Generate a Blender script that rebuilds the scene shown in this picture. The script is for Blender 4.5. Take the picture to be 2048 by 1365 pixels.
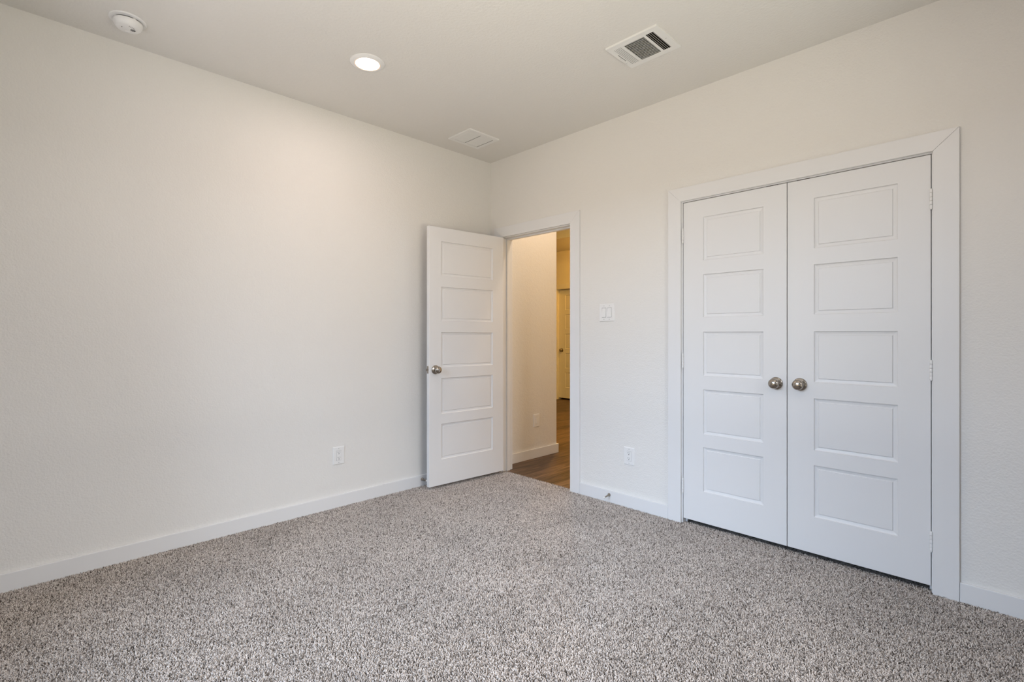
import bpy, bmesh, math, random
import numpy as np
from mathutils import Vector, Matrix

for o in list(bpy.data.objects):
    bpy.data.objects.remove(o, do_unlink=True)
SC = bpy.context.scene
COL = SC.collection
random.seed(7)
XR, YR = 3.95, -3.70                        # side and rear wall of the bedroom (out of frame)
H = 2.743                                   # bedroom ceiling (9 ft)

# ------------------------------------------------------------------ camera
CAM = (3.3258577, -3.02144078, 1.1970979)
YAW = math.radians(45.2612791886891)
F_PX, CY = 996.069157, 670.049392
cd = bpy.data.cameras.new('camera')
cd.sensor_fit = 'HORIZONTAL'
cd.sensor_width = 36.0
cd.lens = F_PX / 2048 * 36.0
cd.shift_y = (CY - 682.5) / 2048
cd.clip_start = 0.02
cam = bpy.data.objects.new('camera', cd)
cam.location = CAM
cam.rotation_euler = (math.pi / 2, 0, YAW)
COL.objects.link(cam)
SC.camera = cam

# ------------------------------------------------------------------ world and light
world = bpy.data.worlds.new('world')
SC.world = world
world.use_nodes = True
bg = world.node_tree.nodes['Background']
bg.inputs['Color'].default_value = (0.72, 0.84, 1.0, 1)
bg.inputs['Strength'].default_value = 0.15


def area_light(name, loc, target, size, size_y, power, color, spread=180, shape='RECTANGLE'):
    l = bpy.data.lights.new(name, 'AREA')
    l.shape = shape
    l.size = size
    if shape == 'RECTANGLE':
        l.size_y = size_y
    l.energy = power
    l.color = color
    l.spread = math.radians(spread)
    o = bpy.data.objects.new(name, l)
    o.location = loc
    o.rotation_euler = (Vector(target) - Vector(loc)).to_track_quat('-Z', 'Y').to_euler()
    COL.objects.link(o)
    return o


# daylight through the two windows out of frame: open sky from above, sunlit ground from below
WR, WS = (1.85, YR, 1.35), (XR, -1.85, 1.35)
area_light('sky_rear', (1.85, -7.6, 3.2), WR, 4.0, 2.5, 695, (0.605, 0.766, 1.0))
area_light('ground_rear', (1.85, -6.2, -0.9), WR, 4.0, 2.5, 243, (0.96, 0.93, 1.0))
area_light('sky_side', (7.9, -1.85, 3.2), WS, 4.0, 2.5, 448, (0.938, 0.959, 1.0))
area_light('ground_side', (6.5, -1.85, -0.9), WS, 4.0, 2.5, 235, (1.0, 1.0, 0.86))
area_light('upper_fill_rear', (1.85, -9.6, -0.5), WR, 7.0, 2.0, 250, (1.0, 0.78, 0.42))  # added warm fill through the rear window to lift the upper wall
area_light('upper_fill_side', (9.9, -1.85, -0.5), WS, 7.0, 2.0, 256, (1.0, 0.83, 0.6))  # same added fill through the side window
# recessed downlights of the bedroom: the one in view and its out-of-frame partner
DOWNLIGHTS = [(0.742, -1.615), (3.02, -1.615)]
area_light('downlight_lamp', (0.742, -1.615, H - 0.0130), (0.742, -1.615, 0), 0.13, 0.13, 5.3, (1.0, 0.815, 0.76), 180, 'DISK')
area_light('downlight_partner', (3.02, -1.615, H - 0.0130), (3.02, -1.615, 0), 0.13, 0.13, 5.3, (1.0, 0.815, 0.76), 180, 'DISK')
# warm lamps of the hall and the passage behind it
area_light('hall_lamp', (0.72, 0.62, 3.02), (0.72, 0.62, 0), 0.15, 0.15, 12.0, (1.0, 0.80, 0.62), 180, 'DISK')
area_light('passage_lamp', (-0.5, 1.7, 3.02), (-0.5, 1.7, 0), 0.15, 0.15, 56, (1.0, 0.575, 0.12), 180, 'DISK')
area_light('far_lamp', (-1.25, 3.60, H - 0.06), (-2.45, 4.10, 2.35), 0.15, 0.15, 13, (1.0, 0.44, 0.06), 180, 'DISK')

vs = SC.view_settings
vs.view_transform = 'Standard'
vs.look = 'None'
vs.gamma = 1.0
vs.use_curve_mapping = False
vs.exposure = 0.0


# ------------------------------------------------------------------ materials
def nodes_of(m):
    m.use_nodes = True
    nt = m.node_tree
    return nt, nt.nodes['Principled BSDF']


def mat(name, color, rough=0.5, metal=0.0, spec=0.5, bump=None, emit=None):
    """bump = list of (scale, distance, detail)"""
    m = bpy.data.materials.new(name)
    nt, b = nodes_of(m)
    b.inputs['Base Color'].default_value = (*color, 1)
    b.inputs['Roughness'].default_value = rough
    b.inputs['Metallic'].default_value = metal
    b.inputs['Specular IOR Level'].default_value = spec
    if emit:
        b.inputs['Emission Color'].default_value = (*emit[0], 1)
        b.inputs['Emission Strength'].default_value = emit[1]
    if bump:
        geo = nt.nodes.new('ShaderNodeNewGeometry')
        prev = None
        for sc, dist, det in bump:
            n = nt.nodes.new('ShaderNodeTexNoise')
            n.inputs['Scale'].default_value = sc
            n.inputs['Detail'].default_value = det
            n.inputs['Roughness'].default_value = 0.5
            nt.links.new(geo.outputs['Position'], n.inputs['Vector'])
            bp = nt.nodes.new('ShaderNodeBump')
            bp.inputs['Strength'].default_value = 1.0
            bp.inputs['Distance'].default_value = dist
            nt.links.new(n.outputs['Fac'], bp.inputs['Height'])
            if prev:
                nt.links.new(prev.outputs['Normal'], bp.inputs['Normal'])
            prev = bp
        nt.links.new(prev.outputs['Normal'], b.inputs['Normal'])
    return m


M_WALL = mat('wall_paint', (0.80, 0.787, 0.758), 0.62, spec=0.3, bump=[(110, 0.0021, 2.0), (32, 0.0016, 1.0)])
M_CEIL = mat('ceiling_paint', (0.772, 0.756, 0.718), 0.8, spec=0.2, bump=[(70, 0.0022, 2.0)])
M_TRIM = mat('trim_paint', (0.79, 0.79, 0.79), 0.38, spec=0.45, bump=[(14, 0.0006, 1.0)])
M_DOOR = mat('door_paint', (0.785, 0.785, 0.785), 0.40, spec=0.45, bump=[(10, 0.0005, 1.0)])
M_PLASTIC = mat('white_plastic', (0.84, 0.84, 0.83), 0.33)
M_VENT = mat('vent_enamel', (0.82, 0.82, 0.80), 0.42)
M_DARK = mat('cavity_shade', (0.025, 0.021, 0.017), 0.9, spec=0.1)  # near-black stands in for shade inside the ducts and behind the far door
M_SLOT = mat('slot_black', (0.02, 0.02, 0.02), 0.6)
M_SCREW = mat('painted_screw', (0.50, 0.50, 0.49), 0.35)
M_GAP = mat('shadow_gap', (0.20, 0.20, 0.195), 0.6)  # grey stands in for the shaded gap around rockers and receptacles
M_RUBBER = mat('white_rubber', (0.80, 0.80, 0.78), 0.6)
M_NICKEL = mat('satin_nickel', (0.40, 0.365, 0.325), 0.21, metal=1.0)
M_CATCH_GAP = mat('catch_gap_dark', (0.05, 0.035, 0.025), 0.4, metal=0.8)  # near-black stands in for shade in the gaps at the ball catches
M_LENS = mat('lamp_lens', (0.9, 0.9, 0.88), 0.4, emit=((1.0, 0.93, 0.84), 9.0))
M_EDGE_GLOW = mat('lens_edge_glow', (0.9, 0.8, 0.65), 0.4, emit=((1.0, 0.42, 0.15), 0.42))  # emission paints the orange glow around the lens
M_LED = mat('indicator_green', (0.05, 0.4, 0.1), 0.4)
M_BLACKRUBBER = mat('dark_rubber', (0.05, 0.05, 0.05), 0.6)


def wood_material():
    m = bpy.data.materials.new('vinyl_plank')
    nt, b = nodes_of(m)
    N, L = nt.nodes, nt.links
    geo = N.new('ShaderNodeNewGeometry')
    sep = N.new('ShaderNodeSeparateXYZ')
    L.new(geo.outputs['Position'], sep.inputs[0])
    comb = N.new('ShaderNodeCombineXYZ')             # planks run along Y
    L.new(sep.outputs['Y'], comb.inputs['X'])
    L.new(sep.outputs['X'], comb.inputs['Y'])
    br = N.new('ShaderNodeTexBrick')
    br.offset = 0.37
    br.inputs['Scale'].default_value = 1.0
    br.inputs['Brick Width'].default_value = 1.22
    br.inputs['Row Height'].default_value = 0.18
    br.inputs['Mortar Size'].default_value = 0.0012
    br.inputs['Color1'].default_value = (0.0, 0, 0, 1)
    br.inputs['Color2'].default_value = (1.0, 1, 1, 1)
    br.inputs['Mortar'].default_value = (0.5, 0.5, 0.5, 1)
    L.new(comb.outputs[0], br.inputs['Vector'])
    mp = N.new('ShaderNodeMapping')
    mp.inputs['Scale'].default_value = (3.0, 42.0, 1.0)
    L.new(comb.outputs[0], mp.inputs['Vector'])
    addv = N.new('ShaderNodeVectorMath')
    addv.operation = 'MULTIPLY_ADD'
    addv.inputs[1].default_value = (7.3, 3.1, 5.0)
    L.new(br.outputs['Color'], addv.inputs[0])
    L.new(mp.outputs['Vector'], addv.inputs[2])
    n = N.new('ShaderNodeTexNoise')
    n.inputs['Scale'].default_value = 1.0
    n.inputs['Detail'].default_value = 6.0
    n.inputs['Roughness'].default_value = 0.62
    n.inputs['Distortion'].default_value = 0.9
    L.new(addv.outputs[0], n.inputs['Vector'])
    mix = N.new('ShaderNodeMath')
    mix.operation = 'MULTIPLY_ADD'
    mix.inputs[1].default_value = 0.16
    L.new(br.outputs['Color'], mix.inputs[0])
    L.new(n.outputs['Fac'], mix.inputs[2])
    ramp = N.new('ShaderNodeValToRGB')
    e = ramp.color_ramp.elements
    e[0].position, e[0].color = 0.36, (0.026, 0.014, 0.007, 1)
    e[1].position, e[1].color = 0.80, (0.240, 0.150, 0.090, 1)
    e2 = ramp.color_ramp.elements.new(0.56)
    e2.color = (0.112, 0.064, 0.036, 1)
    L.new(mix.outputs[0], ramp.inputs['Fac'])
    dark = N.new('ShaderNodeMixRGB')
    dark.inputs['Color2'].default_value = (0.03, 0.017, 0.010, 1)
    L.new(br.outputs['Fac'], dark.inputs['Fac'])
    L.new(ramp.outputs['Color'], dark.inputs['Color1'])
    L.new(dark.outputs[0], b.inputs['Base Color'])
    b.inputs['Roughness'].default_value = 0.42
    b.inputs['Specular IOR Level'].default_value = 0.35
    return m


def carpet_material(name, islands):
    m = bpy.data.materials.new(name)
    nt, b = nodes_of(m)
    N, L = nt.nodes, nt.links
    geo = N.new('ShaderNodeNewGeometry')
    dim = 1.0 if islands else 0.40      # shade between the yarns painted into the backing colour
    if islands:
        fac = geo.outputs['Random Per Island']
    else:
        v = N.new('ShaderNodeTexVoronoi')
        v.inputs['Scale'].default_value = 170
        L.new(geo.outputs['Position'], v.inputs['Vector'])
        s = N.new('ShaderNodeSeparateColor')
        L.new(v.outputs['Color'], s.inputs[0])
        fac = s.outputs[0]
    ramp = N.new('ShaderNodeValToRGB')
    e = ramp.color_ramp.elements
    e[0].position, e[0].color = 0.0, CARPET[0]
    e[1].position, e[1].color = 1.0, CARPET[3]
    for p, c in ((0.22, CARPET[1]), (0.52, CARPET[2])):
        k = ramp.color_ramp.elements.new(p)
        k.color = c
    L.new(fac, ramp.inputs['Fac'])
    # broad brushing of the pile (vacuum and foot marks)
    n = N.new('ShaderNodeTexNoise')
    n.inputs['Scale'].default_value = 2.6
    n.inputs['Detail'].default_value = 2.0
    L.new(geo.outputs['Position'], n.inputs['Vector'])
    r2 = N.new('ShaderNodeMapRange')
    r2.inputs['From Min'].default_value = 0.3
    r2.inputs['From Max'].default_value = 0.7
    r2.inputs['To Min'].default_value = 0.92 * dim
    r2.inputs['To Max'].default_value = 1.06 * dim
    L.new(n.outputs['Fac'], r2.inputs['Value'])
    mul = N.new('ShaderNodeVectorMath')
    mul.operation = 'SCALE'
    L.new(ramp.outputs['Color'], mul.inputs[0])
    L.new(r2.outputs[0], mul.inputs['Scale'])
    L.new(mul.outputs[0], b.inputs['Base Color'])
    b.inputs['Roughness'].default_value = 0.95
    b.inputs['Specular IOR Level'].default_value = 0.1
    b.inputs['Sheen Weight'].default_value = 0.0
    return m


CARPET = [(0.085, 0.071, 0.060, 1), (0.390, 0.338, 0.298, 1), (0.610, 0.541, 0.488, 1), (0.80, 0.735, 0.68, 1)]
M_WOOD = wood_material()
M_PILE = carpet_material('carpet_yarn', True)
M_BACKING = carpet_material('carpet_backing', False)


def glass_material():
    m = bpy.data.materials.new('window_glass')
    m.use_nodes = True
    nt = m.node_tree
    nt.nodes.remove(nt.nodes['Principled BSDF'])
    t = nt.nodes.new('ShaderNodeBsdfTransparent')
    g = nt.nodes.new('ShaderNodeBsdfGlossy')
    g.inputs['Roughness'].default_value = 0.02
    mx = nt.nodes.new('ShaderNodeMixShader')
    mx.inputs[0].default_value = 0.06
    nt.links.new(t.outputs[0], mx.inputs[1])
    nt.links.new(g.outputs[0], mx.inputs[2])
    nt.links.new(mx.outputs[0], nt.nodes['Material Output'].inputs['Surface'])
    return m


M_GLASS = glass_material()


# ------------------------------------------------------------------ mesh helpers
def link(name, bm, m, parent=None, bevel=0.0, smooth=None, segs=2):
    bmesh.ops.recalc_face_normals(bm, faces=bm.faces[:])
    me = bpy.data.meshes.new(name)
    bm.to_mesh(me)
    bm.free()
    me.materials.append(m)
    o = bpy.data.objects.new(name, me)
    COL.objects.link(o)
    if parent is not None:
        o.parent = parent
    if bevel > 0:
        md = o.modifiers.new('bevel', 'BEVEL')
        md.width = bevel
        md.segments = segs
        md.limit_method = 'ANGLE'
        md.angle_limit = math.radians(75)
        md.harden_normals = False
    if smooth is not None:
        for p in me.polygons:
            p.use_smooth = True
        md = o.modifiers.new('split', 'EDGE_SPLIT')
        md.split_angle = math.radians(smooth)
    return o


def thing(name, label, cat, loc=(0, 0, 0), rotz=0.0, group=None, kind=None):
    o = bpy.data.objects.new(name, None)
    o.empty_display_size = 0.05
    o.location = loc
    o.rotation_euler = (0, 0, rotz)
    COL.objects.link(o)
    return tag(o, label, cat, group, kind)


def tag(o, label, cat, group=None, kind=None):
    o['label'] = label
    o['category'] = cat
    if group:
        o['group'] = group
    if kind:
        o['kind'] = kind
    return o


def box(bm, x0, x1, y0, y1, z0, z1):
    vs_ = [bm.verts.new(c) for c in ((x0, y0, z0), (x1, y0, z0), (x1, y1, z0), (x0, y1, z0),
                                     (x0, y0, z1), (x1, y0, z1), (x1, y1, z1), (x0, y1, z1))]
    for f in ((0, 3, 2, 1), (4, 5, 6, 7), (0, 1, 5, 4), (1, 2, 6, 5), (2, 3, 7, 6), (3, 0, 4, 7)):
        bm.faces.new([vs_[i] for i in f])
    return vs_


def BM(*boxes):
    bm = bmesh.new()
    for b in boxes:
        box(bm, *b)
    return bm


def prism(bm, pts, fn):
    """pts: polygon (a,b); fn(a,b,t) -> xyz for t=0/1"""
    a = [bm.verts.new(fn(p[0], p[1], 0)) for p in pts]
    b = [bm.verts.new(fn(p[0], p[1], 1)) for p in pts]
    bm.faces.new(a)
    bm.faces.new(b[::-1])
    n = len(pts)
    for i in range(n):
        bm.faces.new((a[i], a[(i + 1) % n], b[(i + 1) % n], b[i]))


def lathe(bm, prof, origin, axis, seg=40):
    """prof: (radius, distance along axis)"""
    axis = Vector(axis).normalized()
    up = Vector((0, 0, 1)) if abs(axis.z) < 0.9 else Vector((1, 0, 0))
    a = axis.cross(up).normalized()
    b = axis.cross(a).normalized()
    o = Vector(origin)
    rings = []
    for r, d in prof:
        if r < 1e-6:
            rings.append([bm.verts.new(o + axis * d)])
        else:
            rings.append([bm.verts.new(o + axis * d + (a * math.cos(t) + b * math.sin(t)) * r)
                          for t in [2 * math.pi * k / seg for k in range(seg)]])
    for r0, r1 in zip(rings, rings[1:]):
        for k in range(seg):
            k2 = (k + 1) % seg
            if len(r0) == 1 and len(r1) == 1:
                continue
            if len(r0) == 1:
                bm.faces.new((r0[0], r1[k], r1[k2]))
            elif len(r1) == 1:
                bm.faces.new((r0[k], r1[0], r0[k2]))
            else:
                bm.faces.new((r0[k], r1[k], r1[k2], r0[k2]))
    for end in (rings[0], rings[-1]):
        if len(end) > 1:
            try:
                bm.faces.new(end)
            except ValueError:
                pass


def tube(bm, pts, r, seg=10):
    pts = [Vector(p) for p in pts]
    rings = []
    for i, p in enumerate(pts):
        d = (pts[min(i + 1, len(pts) - 1)] - pts[max(i - 1, 0)]).normalized()
        up = Vector((0, 0, 1)) if abs(d.z) < 0.9 else Vector((1, 0, 0))
        a = d.cross(up).normalized()
        b = d.cross(a).normalized()
        rings.append([bm.verts.new(p + (a * math.cos(t) + b * math.sin(t)) * r)
                      for t in [2 * math.pi * k / seg for k in range(seg)]])
    for r0, r1 in zip(rings, rings[1:]):
        for k in range(seg):
            bm.faces.new((r0[k], r1[k], r1[(k + 1) % seg], r0[(k + 1) % seg]))
    bm.faces.new(rings[0])
    bm.faces.new(rings[-1])


def grid_wall(cuts_a, cuts_z, holes, fn):
    """wall slab split by cuts, cells whose centre lies in a hole are left out; fn(a0,a1,z0,z1)->box args"""
    bm = bmesh.new()
    for a0, a1 in zip(cuts_a, cuts_a[1:]):
        for z0, z1 in zip(cuts_z, cuts_z[1:]):
            ac, zc = (a0 + a1) / 2, (z0 + z1) / 2
            if any(h[0] < ac < h[1] and h[2] < zc < h[3] for h in holes):
                continue
            box(bm, *fn(a0, a1, z0, z1))
    bmesh.ops.remove_doubles(bm, verts=bm.verts[:], dist=1e-5)
    # drop the internal faces shared by two cells
    seen = {}
    for f in bm.faces:
        k = tuple(sorted(v.index for v in f.verts))
        seen.setdefault(k, []).append(f)
    bm.verts.index_update()
    seen = {}
    for f in bm.faces[:]:
        k = tuple(sorted(v.index for v in f.verts))
        seen.setdefault(k, []).append(f)
    kill = [f for fs in seen.values() if len(fs) > 1 for f in fs]
    bmesh.ops.delete(bm, geom=kill, context='FACES')
    return bm


# ------------------------------------------------------------------ key dimensions
WT = 0.115                       # wall thickness
BD0, BD1, BDH = 0.166, 0.919, 2.044      # bedroom door opening between jambs
CD0, CD1, CDH = 1.831, 3.054, 2.042      # closet opening between jambs
JT = 0.018
HC = 3.05                        # hall ceiling
HX = 0.0315                      # face of hall side wall
HY = 0.886                       # its outside corner
FY = 4.114                       # far wall of the passage
FX0, FX1, FH = -2.676, -1.88, 2.037      # far door opening

# ------------------------------------------------------------------ structure
S = 'structure'
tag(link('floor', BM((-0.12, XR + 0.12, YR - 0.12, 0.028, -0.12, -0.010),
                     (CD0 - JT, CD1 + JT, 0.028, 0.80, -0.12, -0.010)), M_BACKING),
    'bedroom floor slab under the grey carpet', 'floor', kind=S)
tag(link('floor_hall', BM((-5.0, 1.45, 0.028, 4.30, -0.12, -0.004)), M_WOOD),
    'brown wood plank floor of the hall beyond the open door', 'floor', kind=S)

tag(link('ceiling', BM((-0.12, XR + 0.12, YR - 0.12, 0.02, H, H + 0.12)), M_CEIL),
    'plain textured off-white bedroom ceiling', 'ceiling', kind=S)
tag(link('ceiling_hall', BM((-5.0, 1.45, WT, 3.15, HC, HC + 0.1), (-5.0, 1.45, 3.15, 4.3, H, HC + 0.1)), M_CEIL),
    'hall ceiling with a lower drop at the far end', 'ceiling', kind=S)

tag(link('wall_left', BM((-0.12, 0, YR - 0.12, WT, -0.12, H + 0.12)), M_WALL),
    'long blank left wall of the bedroom', 'wall', kind=S)
tag(link('wall_right', grid_wall([-0.0, BD0 - JT, BD1 + JT, CD0 - JT, CD1 + JT, XR + 0.12],
                                 [-0.12, BDH + JT, HC + 0.1],
                                 [(BD0 - JT, BD1 + JT, -1, BDH + JT), (CD0 - JT, CD1 + JT, -1, BDH + JT)],
                                 lambda a, b, c, d: (a, b, 0, WT, c, d)), M_WALL),
    'right wall with the open doorway and the closet opening', 'wall', kind=S)
WIN_R = (0.90, 2.80, 0.50, 2.20)
tag(link('wall_rear', grid_wall([0, WIN_R[0], WIN_R[1], XR], [-0.12, WIN_R[2], WIN_R[3], H + 0.12], [WIN_R],
                                lambda a, b, c, d: (a, b, YR - 0.12, YR, c, d)), M_WALL),
    'rear bedroom wall with a wide window behind the camera', 'wall', kind=S)
WIN_S = (-2.80, -0.90, 0.50, 2.20)
tag(link('wall_side', grid_wall([YR - 0.12, WIN_S[0], WIN_S[1], 0.0], [-0.12, WIN_S[2], WIN_S[3], H + 0.12], [WIN_S],
                                lambda a, b, c, d: (XR, XR + 0.12, a, b, c, d)), M_WALL),
    'bedroom side wall with a window out of frame to the right', 'wall', kind=S)
# hall shell
tag(link('wall_hall', BM((-5.0, HX, WT, HY, -0.12, HC + 0.1)), M_WALL, bevel=0.006, segs=3),
    'hall side wall with rounded corner seen through the open door', 'wall', kind=S)
tag(link('wall_passage', BM((1.35, 1.47, WT, 4.3, -0.12, HC + 0.1), (-5.12, -5.0, WT, 4.3, -0.12, HC + 0.1)), M_WALL),
    'hall side walls hidden to the right of the doorway', 'wall', kind=S)
tag(link('wall_far', grid_wall([-5.0, FX0 - JT, FX1 + JT, 1.35], [-0.12, FH + JT, HC + 0.1],
                               [(FX0 - JT, FX1 + JT, -1, FH + JT)],
                               lambda a, b, c, d: (a, b, FY, FY + WT, c, d)), M_WALL),
    'far hall wall holding the distant door', 'wall', kind=S)
tag(link('wall_beyond', BM((-3.4, -1.2, FY + 0.25, FY + 0.3, -0.12, 2.4)), M_DARK),
    'black panel painted for the unlit space behind the distant hall door', 'wall', kind=S)
# closet interior
tag(link('wall_closet', BM((1.55, 1.60, WT, 0.80, -0.12, 2.5), (3.32, 3.37, WT, 0.80, -0.12, 2.5),
                           (1.55, 3.37, 0.75, 0.80, -0.12, 2.5), (1.55, 3.37, WT, 0.80, 2.45, 2.5)), M_WALL),
    'closet interior walls behind the double doors', 'wall', kind=S)


# windows (behind the camera): frame, meeting rail, glass
def window(name, label, fbox, axis):
    a0, a1, z0, z1 = fbox
    r = thing(name, label, 'window', (0, 0, 0), kind=S)

    def bx(p0, p1, q0, q1, d0, d1):
        return (p0, p1, YR - 0.12 + d0, YR - 0.12 + d1, q0, q1) if axis == 'y' else (XR + 0.12 - d1, XR + 0.12 - d0, p0, p1, q0, q1)
    t = 0.05
    mid, zm = (a0 + a1) / 2, (z0 + z1) / 2
    link('window_frame', BM(bx(a0, a0 + t, z0, z1, 0, .07), bx(a1 - t, a1, z0, z1, 0, .07), bx(a0 + t, a1 - t, z0, z0 + t, 0, .07),
                            bx(a0 + t, a1 - t, z1 - t, z1, 0, .07), bx(mid - .03, mid + .03, z0 + t, z1 - t, 0, .07)), M_PLASTIC, r, bevel=0.003)
    for q0, q1 in ((a0 + t, mid - .03), (mid + .03, a1 - t)):
        link('meeting_rail', BM(bx(q0, q1, zm - .02, zm + .02, .01, .05)), M_PLASTIC, r, bevel=0.002)
        link('pane', BM(bx(q0, q1, z0 + t, z1 - t, .028, .032)), M_GLASS, r)
    link('window_sill', BM(bx(a0 - .03, a1 + .03, z0 - .03, z0 - .0005, .071, .16)), M_TRIM, r, bevel=0.004)
    return r


window('window_1', 'wide white framed window in the rear wall', WIN_R, 'y')
window('window_2', 'white framed window in the side wall', WIN_S, 'x')


# baseboards
def baseboard(name, label, segs, bev=0.0025):
    """segs: list of boxes; square-edged flat boards with an eased top"""
    o = link(name, BM(*segs), M_TRIM, bevel=bev)
    return tag(o, label, 'baseboard', kind=S)


BH, BT = 0.082, 0.0145
baseboard('baseboard_left', 'white baseboard along the blank left wall', [(0, BT, YR, 0.0, -0.009, BH)])
baseboard('baseboard_corner', 'short white baseboard behind the open door', [(BT, 0.0705, -BT, 0, -0.009, BH)])
baseboard('baseboard_middle', 'white baseboard between the doorway and the closet', [(1.0135, 1.7355, -BT, 0, -0.009, BH)])
baseboard('baseboard_right', 'white baseboard right of the closet casing', [(3.1520, XR, -BT, 0, -0.009, BH)])
baseboard('baseboard_rear', 'white baseboard along the rear window wall', [(BT, XR, YR, YR + BT, -0.009, BH)])
baseboard('baseboard_side', 'white baseboard along the side window wall', [(XR - BT, XR, YR + BT, -BT, -0.009, BH)])
baseboard('baseboard_hall', 'white baseboard wrapping the hall wall corner beyond the doorway',
          [(HX, HX + BT, WT + 0.001, HY + BT, -0.004, 0.087), (-4.9, HX, HY, HY + BT, -0.004, 0.087)])
baseboard('baseboard_far', 'white baseboard along the far hall wall', [(-4.9, FX0 - 0.10, FY - BT, FY, -0.004, 0.087), (FX1 + 0.10, 1.34, FY - BT, FY, -0.004, 0.087)])


# door casings: three mitred boards, jambs and stops
def casing(name, label, x0, x1, zt, y_face, w, th, jx0, jx1, jz, jdepth, stop=None, zb=-0.006, catch_gaps=(), g=0.0005, gl=0.0001, wr=None):
    r = thing(name, label, 'door casing', (0, 0, 0), kind=S)
    yb, yf = y_face, y_face - th
    fn = lambda a, b, t: (a, yb if t else yf, b)
    wr = wr or w
    bm = bmesh.new()
    prism(bm, [(x0 - w, zb), (x0, zb), (x0, zt - gl), (x0 - w, zt + w - gl)], fn)
    link('side_casing', bm, M_TRIM, r, bevel=0.0012)
    bm = bmesh.new()
    prism(bm, [(x1, zb), (x1 + wr, zb), (x1 + wr, zt + w - g), (x1, zt - g)], fn)
    link('side_casing', bm, M_TRIM, r, bevel=0.0012)
    bm = bmesh.new()
    prism(bm, [(x0 + gl, zt), (x1 - g, zt), (x1 + wr - g, zt + w), (x0 - w + gl, zt + w)], fn)
    link('head_casing', bm, M_TRIM, r, bevel=0.0012)
    y0, y1 = y_face + 0.0003, y_face + jdepth
    link('jamb', BM((jx0 - JT + .0005, jx0, y0, y1, zb, jz)), M_TRIM, r, bevel=0.0012)
    link('jamb', BM((jx1, jx1 + JT - .0005, y0, y1, zb, jz)), M_TRIM, r, bevel=0.0012)
    link('head_jamb', BM((jx0 - JT + .0005, jx1 + JT - .0005, y0, y1, jz, jz + JT - .0005)), M_TRIM, r, bevel=0.0012)
    if stop:
        s0, s1 = y_face + stop[0], y_face + stop[1]
        sp = 0.011
        link('door_stop_strip', BM((jx0, jx0 + sp, s0, s1, zb, jz), (jx1 - sp, jx1, s0, s1, zb, jz),
                                   (jx0 + sp, jx1 - sp, s0, s1, jz - sp, jz)), M_TRIM, r, bevel=0.0015)
    for sx in catch_gaps:
        sb = bmesh.new()
        box(sb, sx - 0.031, sx + 0.031, y_face + 0.001, y_face + 0.030, jz - 0.0045, jz - 0.0003)
        st = link('catch_gap_strip', sb, M_CATCH_GAP, r, bevel=0.0008)
        st['label'] = 'dark strip painted for the shaded gap at the ball catch'
    return r


casing('trim_1', 'white mitred casing and jamb around the open bedroom doorway', BD0 - 0.007, BD1 + 0.007, 2.052, 0.0, 0.0875, 0.018,
       BD0, BD1, BDH, WT, stop=(0.040, 0.074), g=0.00012)
casing('trim_2', 'white mitred casing and jamb around the double closet doors', CD0 - 0.007, CD1 + 0.006, 2.0485, 0.0, 0.0865, 0.018,
       CD0, CD1, CDH, WT, wr=0.0915, stop=(0.040, 0.074), catch_gaps=(2.362, 2.520))
casing('trim_3', 'warm-lit white casing around the distant hall door', FX0 - 0.006, FX1 + 0.006, FH + 0.006, FY, 0.088, 0.018,
       FX0, FX1, FH, WT, stop=(0.090, 0.110))


# ------------------------------------------------------------------ doors
PZ = [(1.660, 1.930), (1.306, 1.5735), (0.942, 1.2155), (0.5775, 0.857), (0.2205, 0.4985)]
PROFILE = [(0.0, 0.0), (0.0020, 0.0062), (0.006, 0.0080), (0.0165, 0.0100), (0.0195, 0.0100), (0.0225, 0.0050)]


def leaf_mesh(w, zb, zt, px0, px1, th=0.035):
    """local: x 0..w, faces at y=0 and y=th, five moulded panels on both faces"""
    bm = bmesh.new()
    xs = [0, px0, px1, w]
    zs = [zb]
    for a, b in sorted(PZ):
        zs += [a, b]
    zs.append(zt)
    for side in (0, 1):
        def P(x, z, d):
            return bm.verts.new((x, d if side == 0 else th - d, z))
        for i in range(3):
            for j in range(len(zs) - 1):
                x0, x1, z0, z1 = xs[i], xs[i + 1], zs[j], zs[j + 1]
                if i == 1 and j % 2 == 1:
                    prev = None
                    for off, d in PROFILE:
                        ring = [P(x0 + off, z0 + off, d), P(x1 - off, z0 + off, d), P(x1 - off, z1 - off, d), P(x0 + off, z1 - off, d)]
                        if prev:
                            for k in range(4):
                                bm.faces.new((prev[k], prev[(k + 1) % 4], ring[(k + 1) % 4], ring[k]))
                        prev = ring
                    bm.faces.new(prev)
                else:
                    bm.faces.new((P(x0, z0, 0), P(x1, z0, 0), P(x1, z1, 0), P(x0, z1, 0)))
    bmesh.ops.remove_doubles(bm, verts=bm.verts[:], dist=1e-5)
    be = [e for e in bm.edges if len(e.link_faces) == 1]
    bmesh.ops.bridge_loops(bm, edges=be)
    return bm


KNOB = [(0.0100, 0.008), (0.0100, 0.020), (0.0120, 0.026), (0.0205, 0.031), (0.0258, 0.036), (0.0280, 0.0425),
        (0.0282, 0.0465), (0.0270, 0.0505), (0.0235, 0.0550), (0.0165, 0.0590), (0.0080, 0.0612), (0.0, 0.0617)]
ROSE = [(0.0345, 0.0), (0.0347, 0.0030), (0.0330, 0.0065), (0.0280, 0.0092), (0.0200, 0.0105), (0.0150, 0.0140), (0.0105, 0.0150)]


def knob(parent, origin, axis):
    bm = bmesh.new()
    lathe(bm, KNOB, origin, axis, 48)
    k = link('door_knob', bm, M_NICKEL, parent, smooth=40)
    bm = bmesh.new()
    lathe(bm, ROSE, origin, axis, 48)
    r = link('rosette', bm, M_NICKEL, k, smooth=40)
    k['label'] = 'satin nickel knob'
    return k


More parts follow.
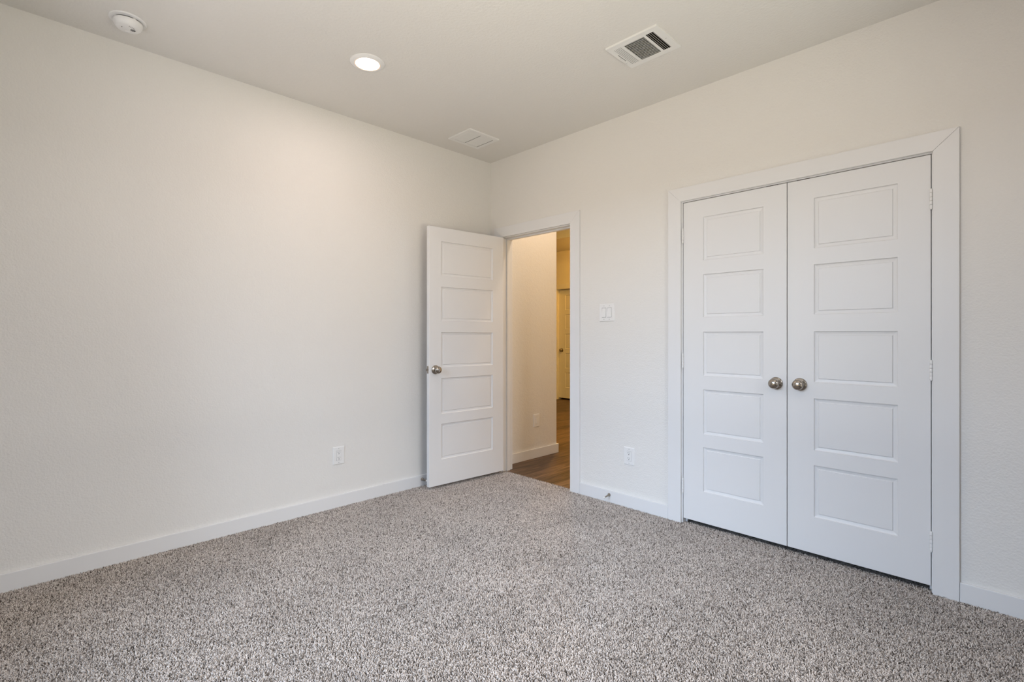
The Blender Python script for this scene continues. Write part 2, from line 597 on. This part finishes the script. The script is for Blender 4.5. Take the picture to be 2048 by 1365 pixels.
def hinge(parent, x, y, zc, hlen=0.092, m=M_PLASTIC, leaf_dir=1):
    bm = bmesh.new()
    n = 5
    seg = hlen / n
    for i in range(n):
        z0 = zc - hlen / 2 + i * seg
        lathe(bm, [(0.0, z0 + .0004), (0.0056, z0 + .0004), (0.0062, z0 + .0014), (0.0062, z0 + seg - .0014), (0.0056, z0 + seg - .0004), (0.0, z0 + seg - .0004)],
              (x, y, 0), (0, 0, 1), 14)
    lathe(bm, [(0.0, zc - hlen / 2 - .003), (0.0045, zc - hlen / 2 - .002), (0.005, zc - hlen / 2), (0.0, zc - hlen / 2)], (x, y, 0), (0, 0, 1), 12)
    lathe(bm, [(0.0, zc + hlen / 2), (0.005, zc + hlen / 2), (0.0045, zc + hlen / 2 + .002), (0.0, zc + hlen / 2 + .003)], (x, y, 0), (0, 0, 1), 12)
    return link('hinge', bm, m, parent, smooth=45)


HZ = (1.829, 1.031, 0.234)

# open bedroom door: swung about 94 degrees into the room, seen from its hall side
door = leaf_mesh(0.746, 0.020, 2.039, 0.1205, 0.636)
for v_ in door.verts:
    v_.co.x += 0.003
    v_.co.y += 0.008
d1 = link('door_1', door, M_DOOR, bevel=0.0035, segs=3)
d1.location = (0.17 - 0.0686 * 0.019, -0.012 - 0.9976 * 0.019, 0)
d1.rotation_euler = (0, 0, math.radians(-94))
tag(d1, 'open white five-panel bedroom door standing against the left wall', 'door', kind=S)
knob(d1, (0.693, 0.043, 0.926), (0, 1, 0))
knob(d1, (0.693, 0.008, 0.926), (0, -1, 0))
lp = link('latch_plate', BM((0.7485, 0.7502, 0.0145, 0.0365, 0.898, 0.955)), M_NICKEL, d1, bevel=0.0008)
bm = bmesh.new()
prism(bm, [(0.7495, 0.0190), (0.7495, 0.0320), (0.7540, 0.0320), (0.7610, 0.0205), (0.7610, 0.0190)], lambda a, b, t: (a, b, 0.9175 if t else 0.9345))
link('latch_bolt', bm, M_NICKEL, lp)
for z in HZ:
    hinge(d1, 0.0, 0.0, z)

# closet double doors
dl = link('door_2', leaf_mesh(0.6035, 0.026, 2.0385, 0.1300, 0.4825), M_DOOR, bevel=0.0018)
dl.location = (1.8340, 0.0005, 0)
tag(dl, 'left leaf of the closed white double closet doors', 'door', kind=S)
knob(dl, (0.5498, 0.0, 0.925), (0, -1, 0))
dr = link('door_3', leaf_mesh(0.6100, 0.026, 2.0385, 0.1290, 0.4870), M_DOOR, bevel=0.0018)
dr.location = (2.4412, 0.0005, 0)
tag(dr, 'right leaf of the closed white double closet doors', 'door', kind=S)
knob(dr, (0.0628, 0.0, 0.927), (0, -1, 0))
for z in HZ:
    hinge(dl, -0.0015, -0.0068, z)
    hinge(dr, 0.6115, -0.0068, z)

# distant hall door
df = link('door_4', leaf_mesh(0.790, 0.024, 2.0325, 0.145, 0.645), M_DOOR, bevel=0.002)
df.location = (FX0 + 0.003, FY + 0.052, 0)
tag(df, 'warm-lit closed white door at the far end of the hall', 'door', kind=S)
knob(df, (0.066, 0.0, 0.911), (0, -1, 0))


# ------------------------------------------------------------------ switch and outlets
def plate_mesh(w, h, t=0.006):
    bm = bmesh.new()
    prof = [(0.0, 0.0), (0.0, 0.0030), (0.0035, t)]
    prev = None
    for off, d in prof:
        ring = [bm.verts.new((sx * (w / 2 - off), -d, sz * (h / 2 - off))) for sx, sz in ((-1, -1), (1, -1), (1, 1), (-1, 1))]
        if prev:
            for k in range(4):
                bm.faces.new((prev[k], prev[(k + 1) % 4], ring[(k + 1) % 4], ring[k]))
        else:
            bm.faces.new(ring)
        prev = ring
    bm.faces.new(prev)
    return bm


def rounded_rect(w, h, r, n=5):
    pts = []
    for cx, cz, a0 in ((w / 2 - r, h / 2 - r, 0), (-w / 2 + r, h / 2 - r, 90), (-w / 2 + r, -h / 2 + r, 180), (w / 2 - r, -h / 2 + r, 270)):
        for k in range(n + 1):
            a = math.radians(a0 + 90 * k / n)
            pts.append((cx + r * math.cos(a), cz + r * math.sin(a)))
    return pts


def screw(parent, x, z, t=0.006):
    bm = bmesh.new()
    lathe(bm, [(0.0030, t), (0.0028, t + 0.0008), (0.0018, t + 0.0013), (0.0, t + 0.0014)], (x, 0, z), (0, -1, 0), 14)
    return link('screw', bm, M_SCREW, parent, smooth=50)


def outlet(label, loc, rotz, group='wall outlets'):
    r = thing('wall_outlet', label, 'outlet', loc, rotz, group)
    link('cover_plate', plate_mesh(0.083, 0.122), M_PLASTIC, r, bevel=0.0008)
    bm = bmesh.new()
    prism(bm, rounded_rect(0.0354, 0.0694, 0.002), lambda a, b, t: (a, -0.0058 if t else -0.0061, b))
    link('gap_shade_line', bm, M_GAP, r)
    bm = bmesh.new()
    prism(bm, rounded_rect(0.0334, 0.0672, 0.002), lambda a, b, t: (a, -0.0050 if t else -0.0080, b))
    face = link('receptacle', bm, M_PLASTIC, r, bevel=0.0005)
    for zc in (0.0195, -0.0165):
        bm = bmesh.new()
        box(bm, -0.0078, -0.0054, -0.0083, -0.0078, zc - 0.0005, zc + 0.0085)
        box(bm, 0.0054, 0.0076, -0.0083, -0.0078, zc + 0.0003, zc + 0.0078)
        lathe(bm, [(0.0030, 0.0078), (0.0030, 0.0083), (0.0, 0.0083)], (0, 0, zc - 0.0075), (0, -1, 0), 14)
        link('socket_holes', bm, M_SLOT, face)
    screw(r, 0, 0.0485)
    screw(r, 0, -0.0485)
    return r


oa = outlet('white wall outlet low on the blank left wall', (0.0, -1.433, 0.354), math.radians(90))


def copy_tree(o, parent=None):
    c = o.copy()
    COL.objects.link(c)
    if parent is not None:
        c.parent = parent
        c.matrix_parent_inverse = o.matrix_parent_inverse.copy()
    for ch in list(o.children):
        copy_tree(ch, c)
    return c


ob = copy_tree(oa)
ob.location = (1.4385, 0.0, 0.352)
ob.rotation_euler = (0, 0, 0)
ob['label'] = 'white wall outlet between the open doorway and closet'

# decorator plate in the hall
r = thing('hall_outlet', 'small outlet plate on the warm-lit hall wall seen through doorway', 'outlet', (HX, 0.580, 0.359), math.radians(90))
link('cover_plate', plate_mesh(0.083, 0.124), M_PLASTIC, r, bevel=0.0008)
bm = bmesh.new()
prism(bm, rounded_rect(0.0354, 0.0694, 0.002), lambda a, b, t: (a, -0.0058 if t else -0.0061, b))
link('gap_shade_line', bm, M_GAP, r)
bm = bmesh.new()
prism(bm, rounded_rect(0.0334, 0.0672, 0.002), lambda a, b, t: (a, -0.0050 if t else -0.0085, b))
fc = link('receptacle', bm, M_PLASTIC, r, bevel=0.0005)
bm = bmesh.new()
prism(bm, rounded_rect(0.0190, 0.0520, 0.002), lambda a, b, t: (a, -0.0080 if t else -0.0092, b))
link('insert', bm, M_PLASTIC, fc, bevel=0.0004)

# two-gang rocker switch
r = thing('light_switch', 'white double rocker light switch beside the doorway', 'light switch', (1.2535, 0.0, 1.3575))
link('cover_plate', plate_mesh(0.129, 0.127), M_PLASTIC, r, bevel=0.0008)
for sx in (-0.0232, 0.0232):
    bm = bmesh.new()
    prism(bm, rounded_rect(0.0362, 0.0702, 0.0015), lambda a, b, t: (a + sx, -0.0058 if t else -0.0061, b))
    link('gap_shade_line', bm, M_GAP, r)
    bm = bmesh.new()
    pr = [(-0.0050, -0.0335), (-0.0112, -0.0335), (-0.0090, -0.006), (-0.0078, 0.012), (-0.0066, 0.0335), (-0.0050, 0.0335)]
    prism(bm, pr, lambda a, b, t: (sx - 0.0166 if t else sx + 0.0166, a, b))
    link('rocker', bm, M_PLASTIC, r, bevel=0.0006)
    screw(r, sx, 0.0485)
    screw(r, sx, -0.0485)


# ------------------------------------------------------------------ door stops on the baseboards
def doorstop(label, loc, axis, length, group='baseboard door stops'):
    r = thing('door_stop', label, 'door stop', loc, 0, group)
    ax = Vector(axis).normalized()
    bm = bmesh.new()
    lathe(bm, [(0.0125, 0.0), (0.0125, 0.003), (0.0105, 0.007), (0.0075, 0.012), (0.0055, 0.017), (0.0, 0.017)], (0, 0, 0), ax, 20)
    link('base', bm, M_NICKEL, r, smooth=40)
    bm = bmesh.new()
    n = 34
    up = Vector((0, 0, 1))
    a = ax.cross(up).normalized()
    pts = []
    turns = 13
    for k in range(turns * 10 + 1):
        t = k / (turns * 10)
        ang = 2 * math.pi * turns * t
        pts.append(ax * (0.012 + (length - 0.026) * t) + (a * math.cos(ang) + up * math.sin(ang)) * 0.0038)
    tube(bm, pts, 0.00125, 6)
    link('spring', bm, M_NICKEL, r, smooth=60)
    bm = bmesh.new()
    lathe(bm, [(0.0, length - 0.015), (0.0062, length - 0.015), (0.0068, length - 0.012), (0.0068, length - 0.003), (0.0050, length), (0.0, length)], (0, 0, 0), ax, 18)
    tip = link('tip', bm, M_RUBBER, r, smooth=40)
    tip['label'] = 'white rubber tip'
    return r


doorstop('spring door stop on the left baseboard, half hidden behind the open door', (BT, -0.746, 0.051), (1, 0, 0), 0.075)
doorstop('spring door stop on the baseboard between doorway and closet', (1.281, -BT, 0.050), (0.06, -1, -0.06), 0.078)


# ------------------------------------------------------------------ ceiling fixtures
# recessed downlight
r = thing('recessed_light', 'lit round recessed downlight in the ceiling', 'ceiling light', (DOWNLIGHTS[0][0], DOWNLIGHTS[0][1], H))
bm = bmesh.new()
lathe(bm, [(0.0705, 0.0), (0.0950, 0.0), (0.0955, 0.0025), (0.0930, 0.0050), (0.0760, 0.0115), (0.0715, 0.0120), (0.0700, 0.0105), (0.0705, 0.0)],
      (0, 0, 0), (0, 0, -1), 64)
link('trim_ring', bm, M_PLASTIC, r, smooth=40)
bm = bmesh.new()
lathe(bm, [(0.0, 0.004), (0.0655, 0.004), (0.0655, 0.0102), (0.0560, 0.0110), (0.0, 0.0115)], (0, 0, 0), (0, 0, -1), 64)
ln = link('lens', bm, M_LENS, r, smooth=60)
ln['label'] = 'glowing white lens'
bm = bmesh.new()
lathe(bm, [(0.0657, 0.004), (0.0699, 0.004), (0.0699, 0.0116), (0.0690, 0.0122), (0.0657, 0.0106), (0.0657, 0.004)], (0, 0, 0), (0, 0, -1), 64)
le = link('edge_glow_ring', bm, M_EDGE_GLOW, r, smooth=60)
le['label'] = 'orange glow around the lens, added as a ring'
r2 = thing('recessed_light', 'second lit recessed downlight, out of frame above the camera', 'ceiling light', (DOWNLIGHTS[1][0], DOWNLIGHTS[1][1], H))
for ch in list(r.children):
    c = ch.copy()
    COL.objects.link(c)
    c.parent = r2

# smoke detector
r = thing('smoke_detector', 'round white smoke detector on the ceiling near the left wall', 'smoke detector', (0.262, -2.640, H))
bm = bmesh.new()
lathe(bm, [(0.0, 0.0), (0.0755, 0.0), (0.0760, 0.0030), (0.0740, 0.0055), (0.0560, 0.0070), (0.0, 0.0070)], (0, 0, 0), (0, 0, -1), 64)
link('mounting_plate', bm, M_PLASTIC, r, smooth=35)
bm = bmesh.new()
lathe(bm, [(0.0535, 0.0070), (0.0535, 0.0126), (0.0, 0.0126)], (0, 0, 0), (0, 0, -1), 48)
vt = link('vent_gap', bm, M_SLOT, r)
vt['label'] = 'dark vent gap around the housing'
bm = bmesh.new()
lathe(bm, [(0.0, 0.0126), (0.0590, 0.0126), (0.0600, 0.0144), (0.0585, 0.0240), (0.0530, 0.0350), (0.0470, 0.0415), (0.0420, 0.0440), (0.0, 0.0455)], (0, 0, 0), (0, 0, -1), 64)
body = link('housing', bm, M_PLASTIC, r, smooth=30)
for k in range(4):
    a = math.radians(90 * k + 20)
    ca, sa = math.cos(a), math.sin(a)
    bm = bmesh.new()
    prism(bm, [(0.0530, -0.0050), (0.0572, -0.0050), (0.0572, 0.0050), (0.0530, 0.0050)],
          lambda p, q, t: (p * ca - q * sa, p * sa + q * ca, -0.0066 if t else -0.0130))
    link('spacer', bm, M_PLASTIC, r)
GA = math.radians(25)


def grille_pt(u, v):
    return (u * math.cos(GA) - v * math.sin(GA), u * math.sin(GA) + v * math.cos(GA))


bm = bmesh.new()
for i in range(-2, 3):
    for j in range(-2, 3):
        if abs(i) == 2 and abs(j) == 2:
            continue
        x, y = grille_pt(0.012 + i * 0.0042, 0.016 + j * 0.0042)
        box(bm, x - .0008, x + .0008, y - .0013, y + .0013, -0.0462, -0.0449)
link('speaker_grille', bm, M_SLOT, body)
x, y = grille_pt(-0.022, 0.010)
bm = bmesh.new()
lathe(bm, [(0.0105, 0.0440), (0.0105, 0.0462), (0.0095, 0.0470), (0.0, 0.0474)], (x, y, 0), (0, 0, -1), 28)
link('test_button', bm, M_PLASTIC, body, smooth=40)
x, y = grille_pt(-0.004, -0.025)
bm = bmesh.new()
lathe(bm, [(0.0020, 0.0440), (0.0020, 0.0464), (0.0, 0.0466)], (x, y, 0), (0, 0, -1), 12)
link('indicator', bm, M_SLOT, body)
bm = bmesh.new()
for k in range(5):
    x, y = grille_pt(0.030, 0.012 - k * 0.006)
    box(bm, x - .004, x + .004, y - .0008, y + .0008, -0.0448, -0.0430)
link('vent_slots', bm, M_SLOT, body)

# supply register: three louvre banks in one stamped frame
r = thing('air_vent', 'large white three-way supply vent with dark louvres on the ceiling', 'air vent', (0, 0, 0))
VX0, VX1, VY0, VY1, VT = 1.772, 2.074, -0.772, -0.512, 0.010
banks = {'centre': (1.862, 1.979, -0.733, -0.548), 'low': (1.802, 1.848, -0.735, -0.548), 'high': (1.994, 2.037, -0.739, -0.548)}


def frame_with_holes(x0, x1, y0, y1, holes, z0, z1):
    xs = sorted({x0, x1, *[h[0] for h in holes], *[h[1] for h in holes]})
    ys = sorted({y0, y1, *[h[2] for h in holes], *[h[3] for h in holes]})
    bm = bmesh.new()
    for a0, a1 in zip(xs, xs[1:]):
        for b0, b1 in zip(ys, ys[1:]):
            if any(h[0] < (a0 + a1) / 2 < h[1] and h[2] < (b0 + b1) / 2 < h[3] for h in holes):
                continue
            box(bm, a0, a1, b0, b1, z0, z1)
    bmesh.ops.remove_doubles(bm, verts=bm.verts[:], dist=1e-5)
    bm.verts.index_update()
    seen = {}
    for f in bm.faces[:]:
        seen.setdefault(tuple(sorted(v.index for v in f.verts)), []).append(f)
    bmesh.ops.delete(bm, geom=[f for fs in seen.values() if len(fs) > 1 for f in fs], context='FACES')
    return bm


vf = link('frame', frame_with_holes(VX0, VX1, VY0, VY1, list(banks.values()), H - VT, H - VT + 0.0022), M_VENT, r, bevel=0.0008)
bm = bmesh.new()
tk = 0.0022
box(bm, VX0, VX1, VY0, VY0 + tk, H - VT + .0022, H)
box(bm, VX0, VX1, VY1 - tk, VY1, H - VT + .0022, H)
box(bm, VX0, VX0 + tk, VY0 + tk, VY1 - tk, H - VT + .0022, H)
box(bm, VX1 - tk, VX1, VY0 + tk, VY1 - tk, H - VT + .0022, H)
link('rim', bm, M_VENT, r)
link('duct_shade_sheet', BM((VX0 + .02, VX1 - .02, VY0 + .02, VY1 - .02, H - 0.0008, H - 0.0002)), M_DARK, r)['label'] = 'dark sheet painted for the shade inside the duct'


def slat(p0, p1, w, tilt, z):
    """thin blade from p0 to p1 (x,y), width w, tilted about its own length"""
    d = Vector((p1[0] - p0[0], p1[1] - p0[1], 0))
    n = Vector((-d.y, d.x, 0)).normalized()
    up = Vector((0, 0, 1))
    e = n * math.cos(tilt) + up * math.sin(tilt)
    t = n * -math.sin(tilt) + up * math.cos(tilt)
    bm = bmesh.new()
    th = 0.0008
    for q in (0,):
        vs_ = []
        for p in (p0, p1):
            c = Vector((p[0], p[1], z))
            vs_ += [bm.verts.new(c + e * (w / 2) + t * th / 2), bm.verts.new(c - e * (w / 2) + t * th / 2),
                    bm.verts.new(c - e * (w / 2) - t * th / 2), bm.verts.new(c + e * (w / 2) - t * th / 2)]
        for k in range(4):
            bm.faces.new((vs_[k], vs_[(k + 1) % 4], vs_[4 + (k + 1) % 4], vs_[4 + k]))
        bm.faces.new(vs_[:4])
        bm.faces.new(vs_[4:][::-1])
    return bm


b = banks['centre']
n = 14
for k in range(n):
    yy = b[2] + (b[3] - b[2]) * (k + 0.5) / n
    link('louvre', slat((b[0], yy), (b[1], yy), 0.0082, math.radians(58), H - VT + 0.0036), M_VENT, r)
b = banks['low']
for k in range(5):
    xx = b[0] + (b[1] - b[0]) * (k + 0.5) / 5
    link('louvre', slat((xx, b[2]), (xx, b[3]), 0.0092, math.radians(13), H - VT + 0.0022), M_VENT, r)
b = banks['high']
for k in range(4):
    xx = b[0] + (b[1] - b[0]) * (k + 0.5) / 4
    link('louvre', slat((xx, b[2]), (xx, b[3]), 0.0070, math.radians(52), H - VT + 0.0038), M_VENT, r)
bm = bmesh.new()
box(bm, 1.7915, 1.7945, -0.682, -0.602, H - VT - 0.0003, H - VT + 0.0004)
link('lever_slot', bm, M_SLOT, r)
bm = bmesh.new()
box(bm, 1.7890, 1.7970, -0.6000, -0.5975, H - VT - 0.012, H - VT)
box(bm, 1.7890, 1.7970, -0.6060, -0.5975, H - VT - 0.012, H - VT - 0.0105)
link('damper_lever', bm, M_VENT, r)
for sx, sy in ((2.056, -0.642), (1.7845, -0.642)):
    bm = bmesh.new()
    lathe(bm, [(0.0030, VT), (0.0028, VT + .0010), (0.0, VT + .0013)], (sx, sy, H), (0, 0, -1), 14)
    link('screw', bm, M_SCREW, r)

# return grille near the corner
r = thing('air_vent', 'smaller pale return grille on the ceiling near the corner', 'air vent', (0, 0, 0))
GX0, GX1, GY0, GY1 = 0.198, 0.463, -0.626, -0.325
gp = [(0.228, 0.428, -0.589, -0.482), (0.228, 0.428, -0.464, -0.356)]
link('frame', frame_with_holes(GX0, GX1, GY0, GY1, gp, H - 0.010, H - 0.008), M_VENT, r, bevel=0.0007)
bm = bmesh.new()
box(bm, GX0, GX1, GY0, GY0 + tk, H - .008, H)
box(bm, GX0, GX1, GY1 - tk, GY1, H - .008, H)
box(bm, GX0, GX0 + tk, GY0 + tk, GY1 - tk, H - .008, H)
box(bm, GX1 - tk, GX1, GY0 + tk, GY1 - tk, H - .008, H)
link('rim', bm, M_VENT, r)
link('duct_shade_sheet', BM((GX0 + .01, GX1 - .01, GY0 + .01, GY1 - .01, H - 0.0008, H - 0.0002)), M_DARK, r)['label'] = 'dark sheet painted for the shade inside the duct'
for g in gp:
    n = 15
    for k in range(n):
        xx = g[0] + (g[1] - g[0]) * (k + 0.32) / n
        link('louvre', slat((xx, g[2] - .001), (xx, g[3] - .0015), 0.0074, math.radians(-24), H - 0.0066), M_VENT, r)


# ------------------------------------------------------------------ carpet pile
def carpet():
    rng = np.random.default_rng(11)
    sp = 0.0051
    xs = np.arange(0.016, XR - 0.016, sp)
    ys = np.arange(YR + 0.016, 0.12, sp * 0.9)
    X, Y = np.meshgrid(xs, ys)
    X = X + ((np.arange(len(ys)) % 2) * sp / 2)[:, None]
    X, Y = X.ravel(), Y.ravel()
    X = X + rng.uniform(-0.42, 0.42, X.size) * sp
    Y = Y + rng.uniform(-0.42, 0.42, Y.size) * sp
    ok = (X > 0.017) & (X < XR - 0.017) & (Y > YR + 0.017)
    room = Y < -0.019
    door_gap = (X > BD0 + 0.004) & (X < BD1 - 0.004) & (Y < 0.026)
    closet = (X > CD0 + 0.004) & (X < CD1 - 0.004) & (Y < 0.030)
    ok &= room | door_gap | closet
    # only what this camera, or one a step aside, can see: the rest is the plain backing
    fx, fy = -math.sin(YAW), math.cos(YAW)
    dx, dy = X - CAM[0], Y - CAM[1]
    z = dx * fx + dy * fy
    rx = dx * fy - dy * fx
    ok &= (z > 1.45) & (np.abs(rx) < z * (1024 / F_PX) * 1.0 + 0.55)
    X, Y = X[ok], Y[ok]
    n = X.size
    ang = rng.uniform(0, 2 * np.pi, n)
    lean = rng.uniform(0.0020, 0.0080, n)
    hgt = rng.uniform(0.0070, 0.0112, n)
    rad = rng.uniform(0.0013, 0.0021, n)
    ux, uy = np.cos(ang), np.sin(ang)
    base = -0.010
    V = np.zeros((n, 13, 3), np.float32)
    levels = [(0.0, 0.0, 0.85), (0.62, 0.35, 1.15), (0.93, 0.85, 0.85)]
    for li, (hz, lf, rf) in enumerate(levels):
        for k in range(4):
            a = ang + math.pi / 4 + k * math.pi / 2
            V[:, li * 4 + k, 0] = X + ux * lean * lf + np.cos(a) * rad * rf
            V[:, li * 4 + k, 1] = Y + uy * lean * lf + np.sin(a) * rad * rf
            V[:, li * 4 + k, 2] = base + hgt * hz
    V[:, 12, 0] = X + ux * lean * 1.15
    V[:, 12, 1] = Y + uy * lean * 1.15
    V[:, 12, 2] = base + hgt
    T = []
    for li in range(2):
        for k in range(4):
            a, b_, c, d = li * 4 + k, li * 4 + (k + 1) % 4, li * 4 + 4 + (k + 1) % 4, li * 4 + 4 + k
            T += [(a, b_, c), (a, c, d)]
    for k in range(4):
        T.append((8 + k, 8 + (k + 1) % 4, 12))
    T = np.array(T, np.int32)
    nt = len(T)
    idx = (T[None] + (np.arange(n, dtype=np.int32) * 13)[:, None, None]).reshape(-1)
    me = bpy.data.meshes.new('carpet')
    me.vertices.add(n * 13)
    me.vertices.foreach_set('co', V.reshape(-1))
    me.loops.add(idx.size)
    me.loops.foreach_set('vertex_index', idx)
    me.polygons.add(n * nt)
    me.polygons.foreach_set('loop_start', np.arange(0, idx.size, 3, dtype=np.int32))
    me.polygons.foreach_set('use_smooth', np.ones(n * nt, bool))
    me.update(calc_edges=True)
    me.materials.append(M_PILE)
    o = bpy.data.objects.new('carpet', me)
    COL.objects.link(o)
    tag(o, 'speckled grey-beige cut-pile carpet covering the bedroom floor', 'carpet', kind='stuff')
    print('tufts', n)


carpet()
